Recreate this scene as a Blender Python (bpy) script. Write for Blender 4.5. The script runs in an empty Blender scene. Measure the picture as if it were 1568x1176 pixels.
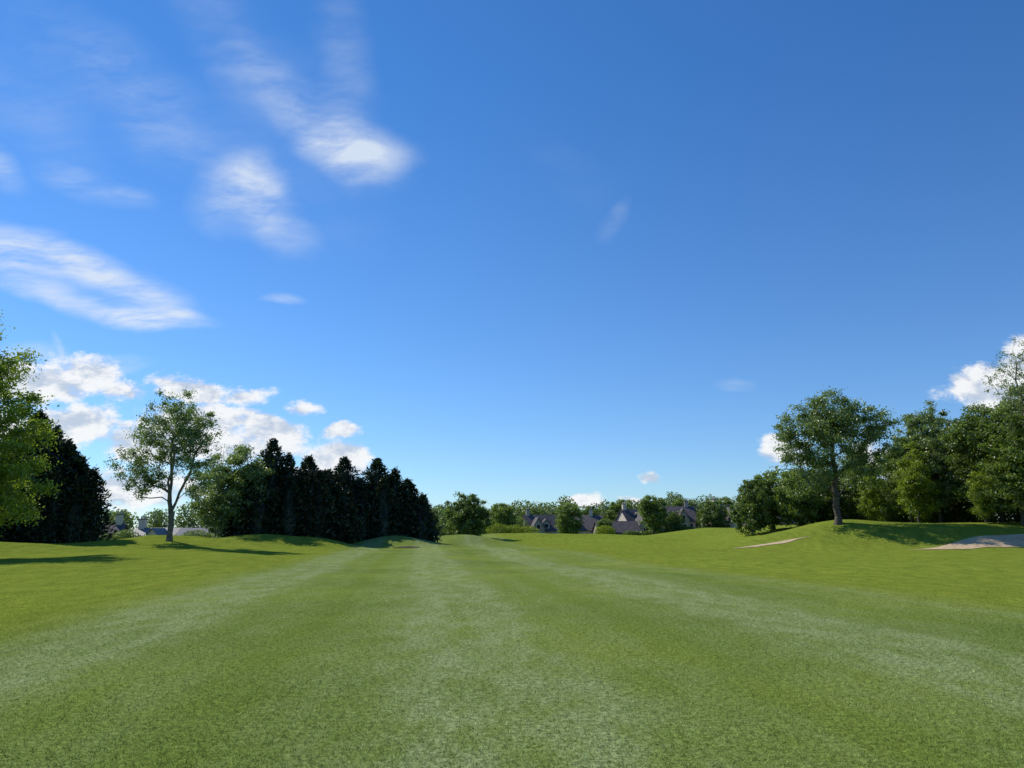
import bpy, math, numpy as np
from mathutils import Vector
rng = np.random.default_rng(7)
scene = bpy.context.scene
scene.view_settings.view_transform = 'Standard'
scene.view_settings.look = 'None'
scene.view_settings.exposure = 0

# ------------------------------------------------------------------ helpers
def sm(a, b, x):
    t = np.clip((x - a) / (b - a), 0, 1)
    return t * t * (3 - 2 * t)

def gs(x, y, cx, cy, sx, sy, amp):
    return amp * np.exp(-((x - cx) / sx) ** 2 - ((y - cy) / sy) ** 2)

def H(x, y):
    x = np.asarray(x, float); y = np.asarray(y, float)
    h = np.zeros(np.broadcast(x, y).shape)
    h = h + gs(x, y, -27.5, 62, 7, 5.5, 0.75)
    h = h + gs(x, y, -24.5, 73, 4.2, 4.0, 1.0)
    h = h + gs(x, y, -18.5, 74.5, 4.2, 3.6, 0.8)
    h = h + gs(x, y, -33, 76, 6, 6, 1.0)
    h = h + gs(x, y, -12.6, 83, 4.5, 3.4, 1.2)
    h = h + gs(x, y, -5.5, 97, 4.5, 4, 1.15)
    h = h + gs(x, y, -11.5, 99, 5, 4, 0.8)
    h = h + gs(x, y, -44, 56, 9, 7, 1.1)
    h = h + gs(x, y, -35.5, 52, 5, 4, 0.45)
    h = h + gs(x, y, 8, 128, 34, 18, 1.35)
    h = h + gs(x, y, 20, 108, 8, 8, 0.5)
    fr = 67 - 5.5 * sm(30, 42, x)
    h = h + 2.3 * sm(20, 35, x) * sm(0, 13, y - fr) * (1 - .35 * sm(88, 110, y) * (1 - sm(36, 44, x)))
    h = h + gs(x, y, 32.5, 76, 5.0, 5, 0.75) + gs(x, y, 56, 72, 9, 6, 0.35)
    h = h + gs(x, y, 24.5, 77.5, 5, 3.4, 0.6)
    # gentle undulation away from the camera
    w = sm(12, 40, np.hypot(x, y))
    h = h + w * (0.12 * np.sin(x * 0.16 + 1.3) * np.sin(y * 0.11) + 0.07 * np.sin(x * 0.37 + y * 0.21))
    h = h + w * 0.05 * np.sin(x * 0.8 + 2 * np.sin(y * .23)) * np.sin(y * 0.5 + x * .3)
    h = h + 0.25 * sm(-8, -22, x) * sm(5, 35, y)
    # land falls away behind the trees
    h = h - 2.6 * sm(90, 120, y) * sm(-25, -50, x)
    h = h - 0.8 * sm(150, 180, y)
    return h

def mesh_quads(name, verts, quads, midx=None, tint=None, mats=(), smooth=False):
    me = bpy.data.meshes.new(name)
    n = len(verts); m = len(quads)
    me.vertices.add(n); me.vertices.foreach_set('co', np.ascontiguousarray(verts, dtype=np.float32).ravel())
    me.loops.add(4 * m); me.loops.foreach_set('vertex_index', np.ascontiguousarray(quads, dtype=np.int32).ravel())
    me.polygons.add(m); me.polygons.foreach_set('loop_start', np.arange(0, 4 * m, 4, dtype=np.int32))
    if midx is not None:
        me.polygons.foreach_set('material_index', np.ascontiguousarray(midx, dtype=np.int32))
    if smooth:
        me.polygons.foreach_set('use_smooth', np.ones(m, dtype=bool))
    me.update(calc_edges=True)
    if tint is not None:
        at = me.attributes.new('tint', 'FLOAT', 'POINT')
        at.data.foreach_set('value', np.ascontiguousarray(tint, dtype=np.float32))
    for mt in mats: me.materials.append(mt)
    return me

def add_obj(name, me, loc=(0, 0, 0), rot=0, scale=1):
    o = bpy.data.objects.new(name, me)
    o.location = loc; o.rotation_euler = (0, 0, rot)
    o.scale = (scale, scale, scale) if not isinstance(scale, tuple) else scale
    scene.collection.objects.link(o)
    return o

class NT:
    def __init__(s, tree): s.t = tree; s.n = tree.nodes; s.l = tree.links
    def node(s, typ, **kw):
        nd = s.n.new(typ)
        for k, v in kw.items(): setattr(nd, k, v)
        return nd
    def put(s, sock, v):
        if hasattr(v, 'is_output'): s.l.new(v, sock)
        else: sock.default_value = v
    def math(s, op, a, b=None, c=None, clamp=False):
        nd = s.node('ShaderNodeMath', operation=op, use_clamp=clamp)
        s.put(nd.inputs[0], a)
        if b is not None: s.put(nd.inputs[1], b)
        if c is not None: s.put(nd.inputs[2], c)
        return nd.outputs[0]
    def vmath(s, op, a, b=None):
        nd = s.node('ShaderNodeVectorMath', operation=op)
        s.put(nd.inputs[0], a)
        if b is not None: s.put(nd.inputs[1], b)
        return nd.outputs['Value'] if op in ('LENGTH', 'DOT_PRODUCT') else nd.outputs[0]
    def noise(s, vec, scale, detail=4, rough=0.55, dist=0.0, out=0):
        nd = s.node('ShaderNodeTexNoise')
        if vec is not None: s.l.new(vec, nd.inputs['Vector'])
        nd.inputs['Scale'].default_value = scale; nd.inputs['Detail'].default_value = detail
        nd.inputs['Roughness'].default_value = rough; nd.inputs['Distortion'].default_value = dist
        return nd.outputs[out]
    def mapr(s, v, a, b, c=0.0, d=1.0, smooth=True):
        nd = s.node('ShaderNodeMapRange', interpolation_type='SMOOTHSTEP' if smooth else 'LINEAR')
        s.put(nd.inputs[0], v)
        for i, q in zip((1, 2, 3, 4), (a, b, c, d)): s.put(nd.inputs[i], q)
        return nd.outputs[0]
    def mapping(s, vec, loc=(0, 0, 0), rot=(0, 0, 0), sc=(1, 1, 1), typ='POINT'):
        nd = s.node('ShaderNodeMapping', vector_type=typ)
        s.l.new(vec, nd.inputs[0])
        nd.inputs[1].default_value = loc; nd.inputs[2].default_value = rot; nd.inputs[3].default_value = sc
        return nd.outputs[0]
    def mix(s, f, a, b, blend='MIX'):
        nd = s.node('ShaderNodeMix', data_type='RGBA', blend_type=blend)
        s.put(nd.inputs[0], f); s.put(nd.inputs[6], a); s.put(nd.inputs[7], b)
        return nd.outputs[2]
    def ramp(s, f, stops):
        nd = s.node('ShaderNodeValToRGB')
        s.l.new(f, nd.inputs[0]); e = nd.color_ramp.elements
        while len(e) < len(stops): e.new(0.5)
        for i, (p, c) in enumerate(stops):
            e[i].position = p; e[i].color = (*c, 1)
        return nd.outputs[0]

def new_mat(name):
    m = bpy.data.materials.new(name); m.use_nodes = True
    m.node_tree.nodes.clear()
    t = NT(m.node_tree)
    out = t.node('ShaderNodeOutputMaterial')
    return m, t, out

def simple_mat(name, c1, c2, scale=3.0, rough=0.8, bump=0.0, spec=0.3):
    m, t, out = new_mat(name)
    geo = t.node('ShaderNodeNewGeometry')
    nz = t.noise(geo.outputs['Position'], scale, 4, 0.6)
    col = t.mix(t.mapr(nz, 0.3, 0.7), (*c1, 1), (*c2, 1))
    b = t.node('ShaderNodeBsdfPrincipled')
    t.put(b.inputs['Base Color'], col); b.inputs['Roughness'].default_value = rough
    b.inputs['Specular IOR Level'].default_value = spec
    if bump:
        bp = t.node('ShaderNodeBump'); bp.inputs['Strength'].default_value = bump; bp.inputs['Distance'].default_value = 0.05
        t.l.new(nz, bp.inputs['Height']); t.l.new(bp.outputs[0], b.inputs['Normal'])
    t.l.new(b.outputs[0], out.inputs[0])
    return m

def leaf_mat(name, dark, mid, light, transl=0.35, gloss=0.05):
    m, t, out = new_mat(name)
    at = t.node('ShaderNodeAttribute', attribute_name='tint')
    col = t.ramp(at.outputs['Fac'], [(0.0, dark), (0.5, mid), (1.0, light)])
    d = t.node('ShaderNodeBsdfDiffuse'); t.l.new(col, d.inputs[0])
    if transl > 0.02:
        tr = t.node('ShaderNodeBsdfTranslucent')
        t.l.new(t.mix(0.45, col, (0.32, 0.46, 0.04, 1)), tr.inputs[0])
        m1 = t.node('ShaderNodeMixShader'); m1.inputs[0].default_value = transl
        t.l.new(d.outputs[0], m1.inputs[1]); t.l.new(tr.outputs[0], m1.inputs[2])
        last = m1
    else: last = d
    if gloss:
        g = t.node('ShaderNodeBsdfGlossy'); g.inputs['Roughness'].default_value = 0.45
        g.inputs[0].default_value = (0.6, 0.65, 0.58, 1)
        m2 = t.node('ShaderNodeMixShader'); m2.inputs[0].default_value = gloss
        t.l.new(last.outputs[0], m2.inputs[1]); t.l.new(g.outputs[0], m2.inputs[2]); last = m2
    t.l.new(last.outputs[0], out.inputs[0])
    return m

bark = simple_mat('bark', (0.05, 0.042, 0.032), (0.11, 0.095, 0.07), 6, 0.9, 0)
bark_pale = simple_mat('bark_pale', (0.10, 0.085, 0.065), (0.19, 0.165, 0.13), 6, 0.9, 0)
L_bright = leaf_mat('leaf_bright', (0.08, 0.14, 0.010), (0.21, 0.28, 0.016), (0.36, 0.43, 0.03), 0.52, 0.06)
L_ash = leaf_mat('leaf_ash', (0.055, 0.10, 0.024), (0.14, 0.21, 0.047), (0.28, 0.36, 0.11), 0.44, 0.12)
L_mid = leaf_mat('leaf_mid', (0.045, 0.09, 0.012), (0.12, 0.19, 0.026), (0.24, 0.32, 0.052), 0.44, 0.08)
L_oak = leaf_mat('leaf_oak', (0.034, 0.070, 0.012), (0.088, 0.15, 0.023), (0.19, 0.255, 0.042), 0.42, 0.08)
L_far = leaf_mat('leaf_hazy', (0.045, 0.080, 0.028), (0.10, 0.155, 0.045), (0.20, 0.26, 0.075), 0.42, 0.10)  # distance haze mixed into the leaf colour
L_con = leaf_mat('leaf_conifer', (0.007, 0.014, 0.008), (0.018, 0.031, 0.013), (0.055, 0.080, 0.026), 0.03, 0.06)
L_hedge = leaf_mat('leaf_yellow', (0.14, 0.20, 0.01), (0.30, 0.34, 0.015), (0.44, 0.44, 0.02), 0.35)

# ------------------------------------------------------------------ foliage
def unit(v): return v / np.maximum(np.linalg.norm(v, axis=-1, keepdims=True), 1e-9)

def leaves(cent, size, tint, r, updir=None, aspect=0.5, bias=0.0):
    n = len(cent)
    u = unit(r.normal(size=(n, 3)) + (0 if updir is None else updir))
    nrm = r.normal(size=(n, 3)); nrm[:, 2] += bias
    w = unit(np.cross(u, nrm))
    s = (size * r.uniform(0.6, 1.3, n))[:, None]
    v = np.stack([cent - u * s * .5, cent + w * s * aspect * .5 + u * s * 0.05, cent + u * s * .5, cent - w * s * aspect * .5 + u * s * .05], 1)
    q = np.arange(4 * n).reshape(n, 4)
    return v.reshape(-1, 3), q, np.repeat(tint, 4)

def tubes(p0, p1, r0, r1, k=5):
    d = unit(p1 - p0)
    ref = np.where(np.abs(d[:, 2:3]) > 0.9, np.array([[1., 0, 0]]), np.array([[0, 0, 1.]]))
    a = unit(np.cross(d, ref)); b = np.cross(d, a)
    ang = np.arange(k) * 2 * np.pi / k
    ring = a[:, None, :] * np.cos(ang)[None, :, None] + b[:, None, :] * np.sin(ang)[None, :, None]
    A = p0[:, None, :] + ring * r0[:, None, None]
    B = p1[:, None, :] + ring * r1[:, None, None]
    v = np.concatenate([A, B], 1)
    n = len(p0); base = (np.arange(n) * 2 * k)[:, None]
    i = np.arange(k)[None, :]; j = (np.arange(k) + 1)[None, :] % k
    q = np.stack([base + i, base + j, base + k + j, base + k + i], -1).reshape(-1, 4)
    return v.reshape(-1, 3), q

def sample_env(env, n, r, pw=0.45):
    e = np.array(env, float); vol = e[:, 3] * e[:, 4] * e[:, 5]
    i = r.choice(len(e), n, p=vol / vol.sum())
    d = unit(r.normal(size=(n, 3))) * (r.uniform(0, 1, n) ** pw)[:, None]
    return e[i, :3] + d * e[i, 3:]

def tree_mesh(name, env, nclump, clump_r, nleaf, leaf, mats, seed, fork=2.5, leader=0.6, trunk_r=0.28, flat=0.65,
              stems=1, lean=(0, 0), pw=0.45, aspect=0.58, pipe=0.55, thin=0.012):
    r = np.random.default_rng(seed)
    top = max(e[2] + e[5] for e in env)
    cl = sample_env(env, nclump, r, pw)
    cl[:, 2] = np.maximum(cl[:, 2], fork * 0.75)
    pos = []; par = []; plen = []
    nt = max(3, int(fork / 0.7))
    for i in range(nt + 1):
        z = -0.3 + (fork + 0.3) * i / nt
        jit = 0.05 * r.normal(size=2) if 0 < i else np.zeros(2)
        pos.append([lean[0] * (z / top) + jit[0], lean[1] * (z / top) + jit[1], z]); par.append(i - 1); plen.append(0.0)
    fk = nt
    for s in range(stems):
        prev = fk; ang = s * 2 * math.pi / stems + r.uniform(0, 1)
        sp = (0.0 if stems == 1 else 0.22) * top * leader
        nn = 7
        for i in range(1, nn + 1):
            z = fork + (top * leader - fork) * i / nn
            f = (i / nn) ** 0.8
            p = [pos[fk][0] + sp * f * math.cos(ang) + 0.12 * r.normal() + lean[0] * (z - fork) / top,
                 pos[fk][1] + sp * f * math.sin(ang) + 0.12 * r.normal() + lean[1] * (z - fork) / top, z]
            pos.append(p); par.append(prev); plen.append(i * 0.4); prev = len(pos) - 1
    root = np.array(pos[fk])
    order = np.argsort(np.linalg.norm(cl - root, axis=1))
    tips = []
    for ci in order:
        c = cl[ci]; P = np.array(pos[fk:]); L = np.array(plen[fk:])
        dv = c - P; dist = np.linalg.norm(dv, axis=1)
        sc = dist + 0.22 * L + np.maximum(0, (P[:, 2] - c[2] + 0.25 * dist)) * 1.3
        b = int(np.argmin(sc)) + fk
        p0 = np.array(pos[b]); prev = b; D = np.linalg.norm(c - p0)
        ns = 3 if D > 1.2 else 2
        for i in range(1, ns + 1):
            f = i / ns
            p = p0 + (c - p0) * f
            p[2] += 0.10 * D * math.sin(math.pi * f) * (1 if c[2] > fork else 0.3)
            if i < ns: p += r.normal(size=3) * 0.06 * D
            pos.append(list(p)); par.append(prev); plen.append(plen[b] + D * f); prev = len(pos) - 1
        tips.append(prev)
    n = len(pos); cnt = np.zeros(n)
    for tnode in tips: cnt[tnode] += 1
    for i in range(n - 1, 0, -1): cnt[par[i]] += cnt[i]
    pos = np.array(pos); par = np.array(par)
    rad = trunk_r * (np.maximum(cnt, 0.6) / max(cnt[0], 1)) ** pipe
    rad = np.maximum(rad, thin)
    flare = np.ones(n); flare[0] = 1.5
    idx = np.arange(1, n); pi = par[idx]
    use = cnt[idx] > 0
    idx = idx[use]; pi = pi[use]
    r0 = np.minimum(rad[pi], rad[idx] * 1.35) * flare[pi]
    tv, tq = tubes(pos[pi], pos[idx], r0, rad[idx])
    w = r.uniform(0.5, 1.5, nclump); cidx = r.choice(nclump, nleaf, p=w / w.sum())
    crad = clump_r * r.uniform(0.55, 1.35, nclump)
    off = r.normal(size=(nleaf, 3)); off = unit(off) * (r.uniform(0, 1, nleaf) ** 0.5)[:, None]
    off *= np.array([1, 1, flat])
    cent = cl[cidx] + off * crad[cidx][:, None] * (1 + 0.28 * r.normal(size=(nleaf, 1)))
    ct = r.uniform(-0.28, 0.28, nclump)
    # lighter tint towards the upper side of every clump
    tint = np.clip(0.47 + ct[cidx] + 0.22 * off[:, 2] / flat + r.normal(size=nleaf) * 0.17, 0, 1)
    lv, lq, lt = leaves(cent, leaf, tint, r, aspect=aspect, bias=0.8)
    V = np.concatenate([tv, lv]); Q = np.concatenate([tq, lq + len(tv)])
    mi = np.concatenate([np.zeros(len(tq)), np.ones(len(lq))])
    T = np.concatenate([np.full(len(tv), .5), lt])
    return mesh_quads(name, V, Q, mi, T, mats)

def prof(t, p): return np.clip(1 - t ** 1.9, 0, 1) ** p
def conifer_mesh(name, cones, nleaf, leaf, mats, seed, power=0.9):
    """cones: list of (cx, cy, height, radius): one dense cypress with several leaders"""
    r = np.random.default_rng(seed)
    c = np.array(cones, float)
    wt = c[:, 2] * c[:, 3]; i = r.choice(len(c), nleaf, p=wt / wt.sum())
    t = r.uniform(0, 1, nleaf)
    th = r.uniform(0, 2 * np.pi, nleaf)
    ph = r.uniform(0, 6.28, len(c))
    lob = 1 + 0.18 * np.sin(th * 3 + ph[i] + t * 9) + 0.16 * np.sin(th * 5 + t * 23 + ph[i] * 2) + 0.16 * np.sin(th * 2 + t * 37 + ph[i])
    R = c[i, 3] * prof(t, power) * lob
    R *= np.where(t < 0.08, 0.8 + t * 2.5, 1)
    rr = R * (1 - 0.45 * r.uniform(0, 1, nleaf) ** 1.6) * (1 + 0.16 * np.abs(r.normal(size=nleaf))) + 0.05
    out = np.stack([np.cos(th), np.sin(th), np.zeros(nleaf)], 1)
    cent = np.stack([c[i, 0], c[i, 1], t * c[i, 2] + 0.1], 1) + out * rr[:, None]
    cent += r.normal(size=cent.shape) * 0.14
    d = out * 1.6 + np.array([0, 0, 0.9])
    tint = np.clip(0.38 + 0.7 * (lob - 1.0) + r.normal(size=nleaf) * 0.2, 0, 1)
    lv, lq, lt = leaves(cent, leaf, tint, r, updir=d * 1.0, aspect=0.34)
    vs = []; qs = []; off = 0
    for (cx, cy, h, R0) in cones:
        k = 10; zs = np.linspace(0.25, 0.86, 7)
        ring = []
        for z in zs:
            a = np.arange(k) * 2 * np.pi / k
            q = R0 * prof(z, power) * 0.58 * (1 + 0.12 * r.normal(size=k))
            ring.append(np.stack([cx + np.cos(a) * q, cy + np.sin(a) * q, np.full(k, z * h) - (0.22 * h if z == zs[0] else 0)], 1))
        v = np.concatenate(ring); vs.append(v)
        for a in range(len(zs) - 1):
            for b in range(k):
                qs.append([off + a * k + b, off + a * k + (b + 1) % k, off + (a + 1) * k + (b + 1) % k, off + (a + 1) * k + b])
        off += len(v)
    cv = np.concatenate(vs); cq = np.array(qs)
    hmx = max(cones, key=lambda q: q[2])
    tv, tq = tubes(np.array([[hmx[0], hmx[1], -0.3]]), np.array([[hmx[0], hmx[1], hmx[2] * 0.8]]), np.array([0.28]), np.array([0.06]), 8)
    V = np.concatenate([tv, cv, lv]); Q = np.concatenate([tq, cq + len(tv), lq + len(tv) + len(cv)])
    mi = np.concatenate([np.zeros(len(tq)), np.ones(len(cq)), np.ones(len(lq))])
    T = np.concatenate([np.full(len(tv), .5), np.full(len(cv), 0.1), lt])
    return mesh_quads(name, V, Q, mi, T, mats)

def plant(name, me, x, y, rot=0, scale=1, dz=0):
    return add_obj(name, me, (x, y, float(H(x, y)) + dz), rot, scale)

# --- left edge broad bright tree
env = [(0, 0, 7.0, 4.4, 4.4, 5.6), (-0.2, 0.5, 11.0, 2.7, 2.8, 3.8), (1.2, -0.6, 4.4, 3.8, 3.6, 3.2)]
plant('lime_tree', tree_mesh('lime_tree', env, 400, 0.85, 64000, 0.18, (bark, L_bright), 11, fork=1.6, leader=0.75, trunk_r=0.32), -30.1, 41.8, 0, 0.92)
# --- slender multi-stem ash on the mound
env = [(-0.4, 0, 9.0, 2.9, 2.9, 3.1), (-3.1, 0.3, 6.2, 2.0, 2.0, 1.9), (1.2, 0.2, 7.2, 2.4, 2.4, 2.8), (-2.0, 0, 4.6, 2.1, 1.8, 1.4), (1.3, 0, 4.8, 1.4, 1.5, 1.3)]
plant('ash_tree', tree_mesh('ash_tree', env, 250, 0.56, 27000, 0.16, (bark_pale, L_ash), 5, fork=2.2, leader=0.62, trunk_r=0.22, stems=3, flat=0.85), -26.6, 60)
# --- rounded tree behind
env = [(0, 0, 4.8, 4.0, 3.4, 3.8), (1.0, 0, 7.0, 2.6, 2.4, 2.6), (-1.8, 0.3, 4.3, 2.6, 2.4, 3.0), (0, 0, 2.4, 3.8, 2.8, 2)]
plant('maple_tree', tree_mesh('maple_tree', env, 300, 0.75, 46000, 0.22, (bark, L_ash), 8, fork=1.0, leader=0.65, trunk_r=0.25), -28.2, 77)

# --- dark cypress groups
def cyp(H0, R0, seed, n=9):
    r = np.random.default_rng(seed); c = [(0, 0, H0, R0 * .8)]
    for k in range(n):
        a = k * 2.4 + r.uniform(-.4, .4); d = R0 * r.uniform(0.35, 0.9)
        hh = H0 * (1 - 0.34 * (d / R0) ** 1.2) * r.uniform(0.8, 1.04)
        c.append((d * math.cos(a), d * math.sin(a), hh, R0 * r.uniform(0.36, 0.58)))
    return c
con = [(-39.4, 62.5, 10.6, 3.5), (-36.2, 61.5, 8.0, 2.9), (-44.2, 61, 9.6, 3.8),
       (-25.0, 79, 10.4, 3.5), (-21.6, 80.5, 8.9, 3.4), (-18.9, 82, 6.2, 2.4),
       (-19.2, 87, 9.6, 3.7), (-15.6, 88, 9.4, 4.1), (-12.2, 89, 7.2, 3.0)]
for i, (x, y, h, R) in enumerate(con):
    plant('cypress_tree', conifer_mesh('cypress_tree', cyp(h, R, 130 + i), 26000, 0.42, (bark, L_con), 200 + i), x, y, i * 1.3)

# --- centre distance round tree + companions
env = [(0, 0, 3.9, 3.2, 2.8, 3.0), (-0.6, 0, 4.9, 2.2, 2.1, 2.1), (0.9, 0, 2.8, 2.6, 2.3, 2.5), (-0.9, 0, 2.2, 2.4, 2.3, 2.0)]
round_a = tree_mesh('round_tree_a', env, 200, 0.62, 26000, 0.25, (bark, L_oak), 31, fork=0.7, leader=0.6, trunk_r=0.2)
env = [(0, 0, 4.2, 2.7, 2.6, 3.2), (0.9, 0.2, 5.6, 1.7, 1.6, 1.8), (-1.1, 0, 2.8, 2.1, 1.9, 2.2)]
round_b = tree_mesh('round_tree_b', env, 170, 0.62, 22000, 0.25, (bark, L_mid), 32, fork=0.8, leader=0.6, trunk_r=0.2)
plant('oak_tree', round_a, -6.8, 114, 0.4, 1.05, -0.5)
for (x, y, s, m, rt) in [(13.2, 178, 1.25, round_b, 1), (33.4, 182, 1.3, round_b, 2.2), (48.2, 184, 1.1, round_a, 3), (-12.5, 170, 1.0, round_a, 1.9), (-2.0, 175, 1.2, round_b, 4),
                         (5.2, 207, 1.3, round_a, 4), (22, 215, 1.4, round_a, 5), (30.3, 214, 1.4, round_b, .3), (39, 216, 1.3, round_a, 1.3), (48.5, 217, 1.3, round_b, 2.3), (58, 212, 1.3, round_b, 5.3),
                         (-19, 150, 1.0, round_b, 1.0), (21.8, 180, 0.75, round_b, 2.0), (38.8, 184, 0.8, round_a, 2.6)]:
    plant('hawthorn_tree', m, x, y, rt, s)

# --- right side
env = [(0.2, 0, 9.3, 4.6, 4.2, 3.8), (-3.8, 0, 8.6, 2.7, 2.6, 3.0), (4.3, 0, 8.6, 2.7, 2.6, 2.8), (-2.8, 0, 4.9, 2.8, 2.2, 2.4), (2.8, .3, 5.4, 2.6, 2.2, 2.0), (0.2, 0, 11.0, 3.0, 2.6, 2.2)]
plant('oak_tree', tree_mesh('big_oak', env, 260, 0.88, 43000, 0.22, (bark, L_ash), 66, fork=2.6, leader=0.7, trunk_r=0.33, pw=0.6), 32.0, 75.5)
plant('hawthorn_tree', round_a, 28.2, 90, 2.0, (0.8, 0.8, 1.05), -0.6)
plant('hawthorn_tree', round_b, 33.0, 88, 0.3, 1.0, -0.6)
plant('hawthorn_tree', round_b, 31.6, 93, 0.3, 1.05, -0.6)
plant('hawthorn_tree', round_a, 37.0, 94, 3.3, 1.1, -0.6)

wood = []
for k in range(5):
    r = np.random.default_rng(500 + k)
    env = [(0, 0, 6.6, 2.8, 2.8, 5.0), (0, 0, 3.4, 2.6, 2.6, 2.2)]
    for j in range(5):
        a = r.uniform(0, 6.28); env.append((1.5 * math.cos(a), 1.5 * math.sin(a), r.uniform(2.8, 9.5), r.uniform(1.4, 2.0), r.uniform(1.4, 2.0), r.uniform(1.5, 2.4)))
    wood.append(tree_mesh('woodland_tree_%d' % k, env, 250, 0.70, 32000, 0.22, (bark, (L_mid, L_oak, L_ash, L_mid, L_ash)[k]), 510 + k, fork=1.8, leader=0.85, trunk_r=0.2))
wl = [(42.5, 92, 0.88), (46.5, 89, 0.94), (49.5, 85, 1.0), (44.6, 85.5, 0.93), (44.9, 80.5, 1.06), (49.0, 79, 1.1), (46.9, 76, 1.06), (51.5, 74.5, 1.15),
      (49.5, 72, 1.14), (54.0, 73, 1.24), (53.0, 69, 1.25), (57.5, 70, 1.3), (57.0, 66, 1.3), (61.5, 68, 1.3), (63, 63, 1.3), (52.5, 80, 1.15),
      (57, 77, 1.2), (62, 74, 1.25), (66, 70, 1.3), (40.6, 98, 0.8), (44, 97, 0.9), (50, 93, 1.0), (55, 86, 1.1), (67, 64, 1.3), (60, 81, 1.2), (47.6, 71.5, 1.06), (51.5, 68, 1.15),
      (48.8, 76.5, 1.18), (42.9, 82.5, .9)]
for i, (x, y, s) in enumerate(wl):
    plant('woodland_tree', wood[i % 5], x, y, i * 2.1, (s, s, s * (1 + 0.10 * math.sin(i * 3.7))), -0.1)
env = [(0, 0, 12.5, 3.0, 3.0, 4.2), (1.5, 0, 10, 3, 2.6, 3.0), (0.4, 0, 15.2, 1.8, 1.8, 2.8)]
plant('ash_tree', tree_mesh('sparse_ash', env, 260, 0.5, 8000, 0.16, (bark_pale, L_ash), 71, fork=4, leader=0.85, trunk_r=0.2), 48.1, 70.5)
env = [(0, 0, 4.2, 1.5, 1.5, 3.2), (0.3, 0, 2.4, 1.8, 1.7, 1.7)]
young = tree_mesh('young_tree', env, 130, 0.5, 15000, 0.18, (bark, L_bright), 81, fork=0.8, leader=0.8, trunk_r=0.1)
plant('birch_tree', young, 41.8, 79, 0, 1.15)
plant('birch_tree', young, 39.6, 84, 2, 0.9)
plant('birch_tree', young, 45.2, 73.5, 4, 0.75)

r = np.random.default_rng(91)
pts = []
for k in range(190):
    f = r.uniform(0, 1)
    x = 39.5 + 24 * f + r.normal() * 1.2; y = 95 - 30 * f + r.uniform(1, 7)
    pts.append((x, y, float(H(x, y)) + r.uniform(0.2, 2.6), r.uniform(0.9, 1.7), r.uniform(0.9, 1.7), r.uniform(0.8, 1.8)))
c = sample_env(pts, 55000, r, 0.4)
lv, lq, lt = leaves(c, 0.26, np.clip(r.normal(size=len(c)) * .18 + .45, 0, 1), r, bias=.8)
add_obj('undergrowth', mesh_quads('undergrowth', lv, lq, None, lt, (L_oak,)))

def mass(name, specs, nleaf, leaf, mat, seed, obj=True):
    r = np.random.default_rng(seed)
    c = sample_env(specs, nleaf, r, 0.3)
    k = np.sin(c[:, 0] * 0.9) * np.sin(c[:, 2] * 1.3 + c[:, 0] * .3) * 0.15
    lv, lq, lt = leaves(c, leaf, np.clip(r.normal(size=len(c)) * .18 + .42 + k, 0, 1), r, bias=1.0, aspect=0.6)
    add_obj(name, mesh_quads(name, lv, lq, None, lt, (mat,)))
sp = []
r = np.random.default_rng(93)
for x in np.arange(-45, 135, 1.9):
    y = 236 + r.normal() * 6
    hh = 9.4 + 1.0 * math.sin(x * 0.13 + 1) + r.normal() * 1.0
    g = float(H(x, y))
    for j in range(3):
        w = r.uniform(1.8, 3.2); zt = hh * r.uniform(0.45, 0.82)
        sp.append((x + r.normal() * 1.2, y + r.normal() * 2, g + zt, w, w, hh - zt + 0.6))
    sp.append((x, y, g + 3, 3, 3, 4))
mass('distant_woodland', sp, 160000, 0.62, L_far, 94)
sp = []
for x in np.arange(-260, 330, 4.5):
    y = 330 + r.normal() * 8; hh = 12.5 + r.normal() * 1.1 + 1.5 * math.sin(x * .05)
    for j in range(2):
        w = r.uniform(3, 5); sp.append((x + r.normal() * 2, y, hh * .55, w, w, hh * .5))
mass('distant_woodland', sp, 90000, 1.1, L_far, 95)

def shrub(name, specs, n, leaf, mat, seed):
    sp = [(x, y, float(H(x, y)) + z, a, b, c) for (x, y, z, a, b, c) in specs]
    mass(name, sp, n, leaf, mat, seed)
shrub('gorse_bush', [(-2.5, 138, 0.9, 2.2, 1.2, 1.3), (0.2, 139, 0.9, 2.2, 1.2, 1.2), (3, 140, .9, 2, 1.2, 1.1)], 7000, 0.2, L_hedge, 301)
shrub('gorse_bush', [(17, 141, 0.9, 2.0, 1.2, 1.3)], 3000, 0.2, L_hedge, 302)
shrub('gorse_bush', [(-45.5, 78, 0.9, 1.0, 0.9, .8), (-47.5, 79, .8, 1.2, 1, .7)], 3000, 0.16, L_hedge, 303)
shrub('gorse_bush', [(-22.8, 90, 1.4, 1.4, 0.9, .8)], 2500, 0.16, L_hedge, 304)
shrub('hedge', [(-62 + 3 * k, 100, 0.8, 2.2, 1.2, 1.1 + .4 * math.sin(k * 2.)) for k in range(12)], 26000, 0.22, L_mid, 305)
shrub('hedge', [(6 + 3.2 * k, 183 + math.sin(k), 0.6, 2.4, 1.2, 1.1 + .5 * math.sin(k * 2.)) for k in range(19)], 26000, 0.3, L_oak, 306)
shrub('hedge', [(-30 + 3.2 * k, 178 + math.sin(k), 1.5, 2.6, 1.6, 2.8 + 1.3 * math.sin(k * 2.)) for k in range(11)], 32000, 0.3, L_mid, 307)

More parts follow.
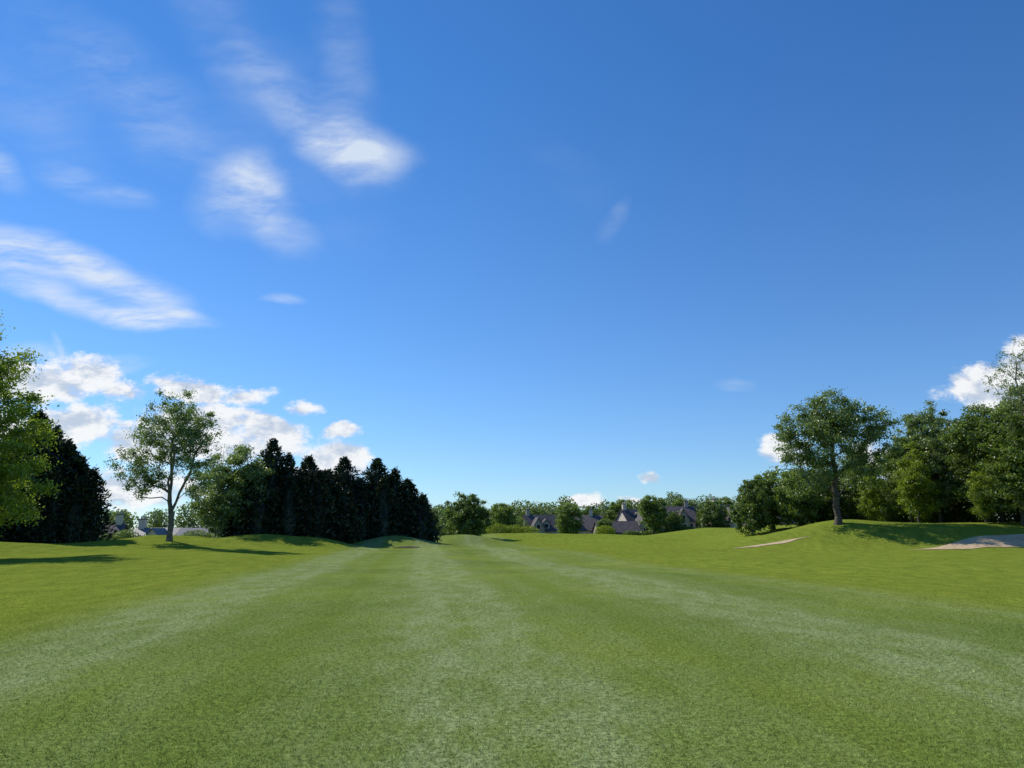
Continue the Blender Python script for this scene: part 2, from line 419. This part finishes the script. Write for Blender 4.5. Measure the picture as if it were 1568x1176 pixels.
# ------------------------------------------------------------------ grass colour (world-space mowing pattern)
def grass_col(t, gain=1.0):
    geo = t.node('ShaderNodeNewGeometry'); pos = geo.outputs['Position']
    sx = t.node('ShaderNodeSeparateXYZ'); t.l.new(pos, sx.inputs[0])
    X, Y = sx.outputs[0], sx.outputs[1]
    s = t.math('ADD', X, t.math('MULTIPLY', Y, 0.12))
    n2 = t.noise(pos, 0.13, 3, 0.55)
    s = t.math('ADD', s, t.math('MULTIPLY', t.math('SUBTRACT', n2, 0.5), 2.0))
    def stripes(period, phase):
        a = t.math('MULTIPLY', t.math('SUBTRACT', s, phase), 2 * math.pi / period)
        return t.math('MULTIPLY_ADD', t.math('COSINE', a), 0.5, 0.5)
    big = t.mapr(stripes(5.9, 0.8), 0.10, 0.95)
    fine = t.mapr(stripes(1.45, 0.2), 0.2, 0.9)
    st = t.mapping(pos, rot=(0, 0, -0.12), sc=(1.4, 0.55, 1))
    n1 = t.noise(st, 1.2, 6, 0.74)
    n3 = t.noise(pos, 15.0, 4, 0.85)
    fair = t.math('MULTIPLY', t.mapr(s, -7.8, -4.8), t.mapr(s, 14.0, 9.5))
    pale = t.math('MULTIPLY', t.math('MULTIPLY_ADD', fine, 0.18, t.math('MULTIPLY_ADD', big, 0.66, 0.14)), fair)
    pale = t.math('MULTIPLY', pale, t.mapr(n1, 0.36, 0.64, 0.35, 1.15))
    speck = t.mapr(n3, 0.36, 0.64)
    pale = t.math('MULTIPLY', pale, t.math('MULTIPLY_ADD', speck, 0.7, 0.55), clamp=True)
    g = t.ramp(n2, [(0.34, (0.120, 0.172, 0.031)), (0.5, (0.145, 0.200, 0.034)), (0.66, (0.182, 0.234, 0.036))])
    rough = t.ramp(n1, [(0.36, (0.135, 0.182, 0.024)), (0.64, (0.215, 0.260, 0.037))])
    base = t.mix(fair, rough, g)
    col = t.mix(pale, base, (0.245, 0.295, 0.125, 1))
    dk = t.math('MULTIPLY', t.math('MULTIPLY_ADD', speck, 0.60, 0.68), gain)
    cmb = t.node('ShaderNodeCombineColor')
    for k in range(3): t.l.new(dk, cmb.inputs[k])
    return t.mix(1.0, col, cmb.outputs[0], 'MULTIPLY'), n3

gm, t, out = new_mat('fairway_grass')
col, n3 = grass_col(t)
b = t.node('ShaderNodeBsdfDiffuse'); t.l.new(col, b.inputs['Color'])
bp = t.node('ShaderNodeBump'); bp.inputs['Strength'].default_value = 0.7; bp.inputs['Distance'].default_value = 0.03
t.l.new(n3, bp.inputs['Height']); t.l.new(bp.outputs[0], b.inputs['Normal'])
t.l.new(b.outputs[0], out.inputs[0])

bm_, t, out = new_mat('grass_blade')
col, _ = grass_col(t, 1.3)
at = t.node('ShaderNodeAttribute', attribute_name='tint')
vv = t.math('MULTIPLY_ADD', t.math('POWER', at.outputs['Fac'], 3.0), 1.2, 0.82)
cmb = t.node('ShaderNodeCombineColor')
for k in range(3): t.l.new(vv, cmb.inputs[k])
cc = t.mix(1.0, col, cmb.outputs[0], 'MULTIPLY')
d = t.node('ShaderNodeBsdfDiffuse'); t.l.new(cc, d.inputs[0])
tr = t.node('ShaderNodeBsdfTranslucent'); t.l.new(cc, tr.inputs[0])
m1 = t.node('ShaderNodeMixShader'); m1.inputs[0].default_value = 0.4
t.l.new(d.outputs[0], m1.inputs[1]); t.l.new(tr.outputs[0], m1.inputs[2])
t.l.new(m1.outputs[0], out.inputs[0])

def axis(dense_a, dense_b, step, far):
    a = list(np.arange(dense_a, dense_b + 1e-6, step)); s = step; x = a[-1]; hi = []
    while x < far: s *= 1.18; x += s; hi.append(x)
    s = step; x = a[0]; lo = []
    while x > -far: s *= 1.18; x -= s; lo.append(x)
    return np.array(lo[::-1] + a + hi)
xs = axis(-60, 66, 0.5, 4000); ys = axis(0, 150, 0.5, 4000)
GX, GY = np.meshgrid(xs, ys)
GZ = H(GX, GY)
V = np.stack([GX, GY, GZ], -1).reshape(-1, 3)
nx = len(xs); ny = len(ys)
ii, jj = np.meshgrid(np.arange(nx - 1), np.arange(ny - 1))
q0 = (jj * nx + ii).ravel()
Q = np.stack([q0, q0 + 1, q0 + 1 + nx, q0 + nx], 1)
add_obj('ground', mesh_quads('ground', V, Q, None, None, (gm,), smooth=True))

r = np.random.default_rng(3)
nb = 440000
Yb = 1.5 * (34 / 1.5) ** r.uniform(0, 1, nb)
keep = r.uniform(0, 1, nb) < 1 - sm(10, 34, Yb) ** 0.8
Yb = Yb[keep]; nb = len(Yb)
Xb = r.uniform(-1, 1, nb) * (0.85 * Yb + 1.5)
Zb = H(Xb, Yb)
hgt = r.uniform(0.010, 0.028, nb) * (1.0 - 0.5 * sm(10, 34, Yb))
wd = 0.0026 * (1 + Yb * 0.06)
ang = r.uniform(0, 6.28, nb)
side = np.stack([np.cos(ang), np.sin(ang), np.zeros(nb)], 1) * wd[:, None]
leanv = np.stack([r.normal(size=nb) * .9, r.normal(size=nb) * .9, np.ones(nb)], 1) * hgt[:, None]
P = np.stack([Xb, Yb, Zb - 0.002], 1)
v = np.stack([P - side, P + side, P + leanv + side * .25, P + leanv - side * .25], 1).reshape(-1, 3)
add_obj('short_grass', mesh_quads('short_grass', v, np.arange(4 * nb).reshape(-1, 4), None, np.repeat(r.uniform(0, 1, nb), 4), (bm_,)))

# ------------------------------------------------------------------ bunkers
sand = simple_mat('sand', (0.44, 0.32, 0.19), (0.60, 0.46, 0.29), 2.5, 0.95, 0.5, 0.1)
def bunker(name, xa, xb, front, back, mat, lift=0.035):
    n = 90; k = 14; v = []
    for i in range(n + 1):
        x = xa + (xb - xa) * i / n; f, bk = front(x), back(x)
        wob = min(0.12, (bk - f) * .3) * math.sin(x * 2.1)
        for j in range(k + 1):
            y = f + wob + (bk - f - wob) * j / k
            v.append((x, y, float(H(x, y)) + lift))
    q = [[i * (k + 1) + j, (i + 1) * (k + 1) + j, (i + 1) * (k + 1) + j + 1, i * (k + 1) + j + 1] for i in range(n) for j in range(k)]
    add_obj(name, mesh_quads(name, np.array(v), np.array(q), None, None, (mat,), smooth=True))
bunker('sand_bunker', 33.4, 60.0, lambda x: 65.3 - 0.7 * sm(33, 36, x), lambda x: 65.4 + 3.0 * sm(33.2, 44, x) ** .75, sand)
bunker('sand_bunker', 21.3, 29.0, lambda x: 73.7 + 0.7 * sm(26, 21, x), lambda x: 74.1 + 0.6 * sm(28.6, 22.5, x) - .4 * sm(26, 29, x), sand)
sand_shade = simple_mat('shaded_sand', (0.04, 0.045, 0.025), (0.09, 0.08, 0.045), 3, 0.95, 0.4, 0.1)  # shadow on the small bunker lip, painted as a dark sand colour
bunker('sand_bunker', -12.0, -9.2, lambda x: 77.4 , lambda x: 77.5 + 1.2 * math.sin(math.pi * (x + 12.0) / 2.8) ** .7 if -12.0 < x < -9.2 else 77.5, sand_shade)

# ------------------------------------------------------------------ houses
slate = simple_mat('slate_roof', (0.07, 0.06, 0.062), (0.13, 0.115, 0.115), 1.5, 0.7, 0.3, 0.2)
slate_l = simple_mat('slate_roof_pale', (0.14, 0.14, 0.145), (0.21, 0.21, 0.215), 1.5, 0.6, 0.3, 0.3)
render_w = simple_mat('cream_render', (0.54, 0.47, 0.36), (0.64, 0.56, 0.44), 1.2, 0.9)
render_g = simple_mat('grey_render', (0.32, 0.28, 0.23), (0.42, 0.37, 0.31), 1.2, 0.9)
white_p = simple_mat('white_paint', (0.75, 0.75, 0.73), (0.8, 0.8, 0.78), 2, 0.5)
glass = simple_mat('window_glass', (0.02, 0.025, 0.03), (0.04, 0.045, 0.05), 2, 0.1, 0, 0.6)
def pbox(parent, name, c, s, mat):
    x, y, z = c; a, b_, h = s[0] / 2, s[1] / 2, s[2] / 2
    v = [(x + i * a, y + j * b_, z + k * h) for k in (-1, 1) for (i, j) in ((-1, -1), (1, -1), (1, 1), (-1, 1))]
    f = [(0, 3, 2, 1), (4, 5, 6, 7), (0, 1, 5, 4), (1, 2, 6, 5), (2, 3, 7, 6), (3, 0, 4, 7)]
    me = bpy.data.meshes.new(name); me.from_pydata(v, [], f); me.materials.append(mat)
    o = bpy.data.objects.new(name, me); scene.collection.objects.link(o); o.parent = parent; return o
def gable(parent, name, c, w, d, h, mat, ov=0.35, along='x', th=0.15):
    cx, cy, cz = c
    a = w / 2 + ov; bb = d / 2 + ov; drop = ov * h / (d / 2)
    v = []
    for x in (-a, a):
        v += [(x, -bb, -drop), (x, 0, h), (x, bb, -drop), (x, bb, -drop + th), (x, 0, h + th), (x, -bb, -drop + th)]
    f = [(0, 1, 4, 5), (1, 2, 3, 4), (11, 10, 7, 6), (10, 9, 8, 7), (0, 6, 7, 1), (1, 7, 8, 2), (5, 4, 10, 11), (4, 3, 9, 10), (0, 5, 11, 6), (2, 8, 9, 3)]
    if along == 'y': v = [(-q[1], q[0], q[2]) for q in v]
    v = [(q[0] + cx, q[1] + cy, q[2] + cz) for q in v]
    me = bpy.data.meshes.new(name); me.from_pydata(v, [], f); me.materials.append(mat)
    o = bpy.data.objects.new(name, me); scene.collection.objects.link(o); o.parent = parent; return o
def gwall(parent, name, c, w, d, h, mat, along='x'):
    cx, cy, cz = c; a = w / 2; bb = d / 2
    v = []
    for x in (-a, a): v += [(x, -bb, 0), (x, bb, 0), (x, 0, h - 0.01)]
    f = [(0, 2, 1), (3, 4, 5), (0, 1, 4, 3), (1, 2, 5, 4), (0, 3, 5, 2)]
    if along == 'y': v = [(-q[1], q[0], q[2]) for q in v]
    v = [(q[0] + cx, q[1] + cy, q[2] + cz) for q in v]
    me = bpy.data.meshes.new(name); me.from_pydata(v, [], f); me.materials.append(mat)
    o = bpy.data.objects.new(name, me); scene.collection.objects.link(o); o.parent = parent; return o
def house(x, y, rot, w=11, d=8, wh=3.0, rh=3.6, wall=None, roof=None, dormers=(-2.8, 2.8), wing=None, chim=(-4.6,), dz=0):
    wall = wall or render_g; roof = roof or slate
    e = bpy.data.objects.new('dormer_house', None); scene.collection.objects.link(e)
    e.location = (x, y, float(H(x, y)) + dz); e.rotation_euler = (0, 0, rot)
    pbox(e, 'walls', (0, 0, wh / 2 - .5), (w, d, wh + 1), wall)
    gwall(e, 'gable_walls', (0, 0, wh + .002), w - .01, d - .01, rh - .05, wall); gable(e, 'roof', (0, 0, wh), w, d, rh, roof)
    for i, cx in enumerate(chim):
        pbox(e, 'chimney_%d' % i, (cx, 0.0, wh + rh + 0.2), (0.95, 0.7, 2.4), wall)
        pbox(e, 'chimney_cap_%d' % i, (cx, 0.0, wh + rh + 1.46), (1.15, 0.9, 0.12), slate)
        for k in (-.22, .22): pbox(e, 'chimney_pot_%d' % i, (cx + k, 0, wh + rh + 1.72), (.2, .2, .4), render_w)
    for i, dx in enumerate(dormers):
        pbox(e, 'dormer_%d' % i, (dx, -d / 2 + 1.3, wh + 0.85), (1.8, 2.2, 1.7), wall)
        gwall(e, 'dormer_gable_%d' % i, (dx, -d / 2 + 1.3, wh + 1.702), 2.19, 1.79, 0.85, wall, 'y')
        gable(e, 'dormer_roof_%d' % i, (dx, -d / 2 + 1.6, wh + 1.7), 2.9, 1.8, 0.9, roof, 0.2, 'y', .1)
        pbox(e, 'dormer_frame_%d' % i, (dx, -d / 2 + 0.18, wh + 0.95), (1.25, 0.06, 1.15), white_p)
        pbox(e, 'dormer_glass_%d' % i, (dx, -d / 2 + 0.13, wh + 0.95), (1.05, 0.06, 0.95), glass)
    for i, wx in enumerate((-w * .34, -w * .1, w * .34)):
        pbox(e, 'window_frame_%d' % i, (wx, -d / 2 - .02, 1.6), (1.6, .06, 1.3), white_p)
        pbox(e, 'window_glass_%d' % i, (wx, -d / 2 - .06, 1.6), (1.35, .06, 1.1), glass)
    pbox(e, 'door', (w * .13, -d / 2 - .03, 1.05), (1.0, .08, 2.1), slate)
    if wing:
        wx, ww = wing
        pbox(e, 'wing_walls', (wx, -d / 2 - 1.2, wh / 2 - .5), (ww, 2.5, wh + 1), wall)
        gwall(e, 'wing_gable', (wx, -d / 2 + .4, wh + .003), 5.68, ww - .01, rh * .8, wall, 'y')
        gable(e, 'wing_roof', (wx, -d / 2 + .6, wh), 6.1, ww, rh * .8, roof, .3, 'y')
        pbox(e, 'wing_window_frame', (wx, -d / 2 - 2.48, wh + .7), (1.1, .06, 1.3), white_p)
        pbox(e, 'wing_window_glass', (wx, -d / 2 - 2.52, wh + .7), (.9, .06, 1.1), glass)
        pbox(e, 'wing_lower_frame', (wx, -d / 2 - 2.48, 1.5), (1.8, .06, 1.3), white_p)
        pbox(e, 'wing_lower_glass', (wx, -d / 2 - 2.52, 1.5), (1.55, .06, 1.1), glass)
house(7.4, 196, 0.15, w=8.5, chim=(-3.4,), dormers=(0.6,), wing=(-1.9, 3.4))
house(18.5, 198, -0.2, w=9, chim=(1.8,), dormers=(-1.5,), wall=render_w)
house(25.6, 190, 0.1, w=10, wh=2.0, rh=2.6, chim=(), dormers=())
house(32.0, 196, 0.35, w=9, chim=(-3.8,), dormers=(1.8,), wing=(-1.2, 3.6), wall=render_w)
house(42.8, 200, -0.1, w=8.5, chim=(2.6,), dormers=(-2,), wing=(1, 3.2))
house(53.0, 190, 0.5, w=9.5, chim=(-3.8,), dormers=(1.8,), wing=(-2.4, 3.2), wall=render_w)
house(61, 184, 0.3, w=9, wh=2.4, rh=2.8, chim=(), dormers=())
house(-62.5, 116, 0.25, w=7.5, wh=2.3, rh=2.9, chim=(3.0,), dormers=(), wall=render_w, dz=-0.3)
house(-54.5, 119, -0.15, w=7.0, wh=2.4, rh=2.6, chim=(-2.8,), dormers=(1.5,), roof=slate_l, wall=render_w, dz=-0.4)
house(-46.5, 118, 0.1, w=7.5, wh=2.1, rh=2.4, chim=(), dormers=(), roof=slate_l, wall=render_w, dz=-0.4)
house(-73, 112, 0.1, w=9, chim=(2.4,), dormers=(1.5,), wall=render_w, dz=-.6)

# ------------------------------------------------------------------ light
el = math.radians(42); az = math.radians(-57)
sd = Vector((math.sin(az) * math.cos(el), math.cos(az) * math.cos(el), math.sin(el)))
L = bpy.data.lights.new('sun', 'SUN'); L.energy = 4.6; L.angle = math.radians(0.53); L.color = (1.0, 0.94, 0.84)
lo = bpy.data.objects.new('sun', L); lo.rotation_euler = sd.to_track_quat('Z', 'Y').to_euler(); lo.location = sd * 50
scene.collection.objects.link(lo)

w = bpy.data.worlds.new('World'); scene.world = w; w.use_nodes = True
w.node_tree.nodes.clear(); t = NT(w.node_tree)
out = t.node('ShaderNodeOutputWorld')
bg = t.node('ShaderNodeBackground'); bg.inputs[1].default_value = 0.10
bg0 = t.node('ShaderNodeBackground'); bg0.inputs[1].default_value = 0.10
sky = t.node('ShaderNodeTexSky', sky_type='NISHITA', sun_disc=False)
sky.sun_elevation = el; sky.sun_rotation = az % (2 * math.pi)
sky.altitude = 0; sky.air_density = 1.0; sky.dust_density = 0.0; sky.ozone_density = 3.0
tc = t.node('ShaderNodeTexCoord')
sp_ = t.node('ShaderNodeSeparateXYZ'); t.l.new(tc.outputs['Generated'], sp_.inputs[0])
tintc = t.mix(t.mapr(sp_.outputs[2], 0.0, 0.55, smooth=False), (0.78, 1.02, 1.34, 1), (0.46, 0.97, 1.46, 1))
skyc = t.mix(1.0, sky.outputs[0], tintc, 'MULTIPLY')
yy = t.math('MAXIMUM', sp_.outputs[1], 0.05)
cb = t.node('ShaderNodeCombineXYZ')
t.l.new(t.math('DIVIDE', sp_.outputs[0], yy), cb.inputs[0]); t.l.new(t.math('DIVIDE', sp_.outputs[2], yy), cb.inputs[1])
p = cb.outputs[0]
def warped(p, scale, amt, det=3):
    n = t.node('ShaderNodeTexNoise'); t.l.new(p, n.inputs['Vector']); n.inputs['Scale'].default_value = scale; n.inputs['Detail'].default_value = det
    o = t.vmath('MULTIPLY', n.outputs['Color'], (amt, amt, 0))
    o = t.vmath('ADD', p, o)
    return t.vmath('ADD', o, (-amt / 2, -amt / 2, 1.0))      # homogeneous (x, y, 1)
def blobs(pw_, lst, op='ADD', power=2.0):
    acc = None
    for (a, b, rot, sx, sy, amp) in lst:
        c_, s_ = math.cos(math.radians(rot)), math.sin(math.radians(rot))
        u = t.vmath('DOT_PRODUCT', pw_, (c_ / sx, s_ / sx, -(a * c_ + b * s_) / sx))
        v = t.vmath('DOT_PRODUCT', pw_, (-s_ / sy, c_ / sy, (a * s_ - b * c_) / sy))
        q = t.math('MULTIPLY_ADD', v, v, t.math('MULTIPLY', u, u))
        e = t.math('SUBTRACT', 1.0, q, clamp=True)
        e = t.math('MULTIPLY', t.math('MULTIPLY', e, e), amp)
        acc = e if acc is None else t.math(op, acc, e)
    return acc
pc = warped(p, 5.0, 0.10, 5)
A = blobs(pc, [(-.215, .540, -8, .11, .055, .72), (-.25, .565, -38, .15, .065, .42), (-.325, .635, -50, .17, .05, .18), (-.24, .68, -82, .22, .05, .18), (-.42, .72, -50, .2, .07, .12),
               (-.383, .480, -50, .09, .085, .80), (-.345, .440, -38, .12, .055, .48), (-.60, .66, -40, .26, .09, .20), (-.50, .60, -35, .22, .08, .14), (-.70, .60, -40, .2, .08, .14), (-.33, .60, -60, .30, .12, .10),
               (.140, .430, 55, .05, .022, .24), (.07, .52, -40, .12, .05, .05)])
na = t.noise(t.mapping(warped(p, 6, 0.07, 4), rot=(0, 0, math.radians(48)), sc=(5, 15, 1)), 1.0, 8, 0.62)
cirA = t.math('MULTIPLY', A, t.mapr(na, 0.28, 0.78, 0.12, 1.45))
pc2 = warped(p, 6, 0.055, 4)
B = blobs(pc2, [(-.70, .385, -17, .17, .048, .85), (-.56, .350, -27, .16, .036, .8), (-.60, .312, -15, .18, .024, .7), (-.485, .287, -6, .11, .022, .95), (-.48, .325, -30, .10, .03, .3),
                (-.74, .53, -45, .09, .035, .4), (-.62, .487, -25, .08, .03, .30), (-.55, .463, -10, .06, .02, .3),
                (-.56, .229, -3, .095, .019, .9), (-.66, .24, 5, .07, .02, .5), (-.3134, .3146, -4, .035, .011, .40), (.30, .196, 5, .035, .012, .35), (-.62, .25, -60, .03, .008, .4)])
nb2 = t.noise(t.mapping(warped(p, 9, 0.04), rot=(0, 0, math.radians(18)), sc=(5, 26, 1)), 1.0, 7, 0.64)
cirB = t.math('MULTIPLY', B, t.mapr(nb2, 0.28, 0.72, 0.06, 1.45))
cir = t.math('MULTIPLY', t.math('MINIMUM', t.math('ADD', cirA, cirB), 1.0), 0.86)
pq = warped(p, 12, 0.03, 3)
C = blobs(pq, [(-.60, .200, 0, .125, .052, 1.1), (-.68, .205, 0, .09, .05, 1.1), (-.525, .186, 0, .08, .028, .9), (-.585, .135, 0, .12, .055, 1.15), (-.68, .14, 0, .1, .05, 1),
               (-.44, .190, -8, .10, .030, .95), (-.36, .178, 0, .065, .024, .9), (-.40, .146, -5, .13, .040, 1.2), (-.33, .136, -12, .10, .038, 1.2), (-.285, .163, 0, .05, .018, .9), (-.47, .12, 0, .13, .05, 1.1), (-.38, .112, 0, .12, .04, 1.1),
               (-.30, .112, 0, .07, .024, .9), (-.226, .131, 0, .046, .020, 1.05), (-.235, .094, -4, .075, .038, 1.25), (-.28, .07, 0, .10, .035, 1), (-.5, .055, 0, .2, .045, 1),
               (.65, .190, 6, .10, .055, 1.25), (.70, .205, 0, .09, .08, 1.2), (.352, .106, 10, .052, .036, 1.15), (.485, .090, 0, .07, .05, 1.1), (.36, .088, 0, .04, .016, .7), (.181, .0715, 0, .025, .014, 1.05),
               (.085, .040, 0, .06, .017, 1), (.155, .036, 0, .05, .014, .9), (.285, .034, 0, .055, .018, .95)], 'MAXIMUM')
pm = t.mapping(p, sc=(1, 1.7, 1))
nc = t.noise(pm, 21, 8, 0.64)
dens_c = t.mapr(t.math('MULTIPLY_ADD', t.math('SUBTRACT', nc, 0.5), 2.4, C), 0.24, 0.84)
dens_c = t.math('MULTIPLY', dens_c, t.mapr(C, 0.0, 0.16))
nshift = t.noise(t.vmath('ADD', pm, (0.008, -0.030, 0)), 21, 4, 0.6)
lit = t.mapr(t.math('SUBTRACT', nc, nshift), -0.16, 0.12)  # sunlit and shaded parts of the cumulus, painted from offset noise
ccol = t.mix(lit, (5.4, 6.2, 7.5, 1), (9.4, 9.5, 9.6, 1))
c1 = t.mix(cir, skyc, (7.4, 8.2, 9.3, 1))
c2 = t.mix(t.math('MULTIPLY', dens_c, 0.96), c1, ccol)
t.l.new(c2, bg.inputs[0]); t.l.new(skyc, bg0.inputs[0])
ms = t.node('ShaderNodeMixShader')
t.l.new(t.math('GREATER_THAN', sp_.outputs[1], 0.25), ms.inputs[0])   # clouds only lie in the northern part of the sky
t.l.new(bg0.outputs[0], ms.inputs[1]); t.l.new(bg.outputs[0], ms.inputs[2])
t.l.new(ms.outputs[0], out.inputs[0])
w.cycles.sampling_method = 'MANUAL'; w.cycles.sample_map_resolution = 512

# ------------------------------------------------------------------ camera
cam = bpy.data.cameras.new('camera'); co = bpy.data.objects.new('camera', cam); scene.collection.objects.link(co)
cam.sensor_width = 36; cam.lens = 26.63; cam.clip_end = 10000; cam.clip_start = 0.1
co.location = (0, 0, 1.6); co.rotation_euler = (math.radians(90 + 11.07), 0, 0)
scene.camera = co
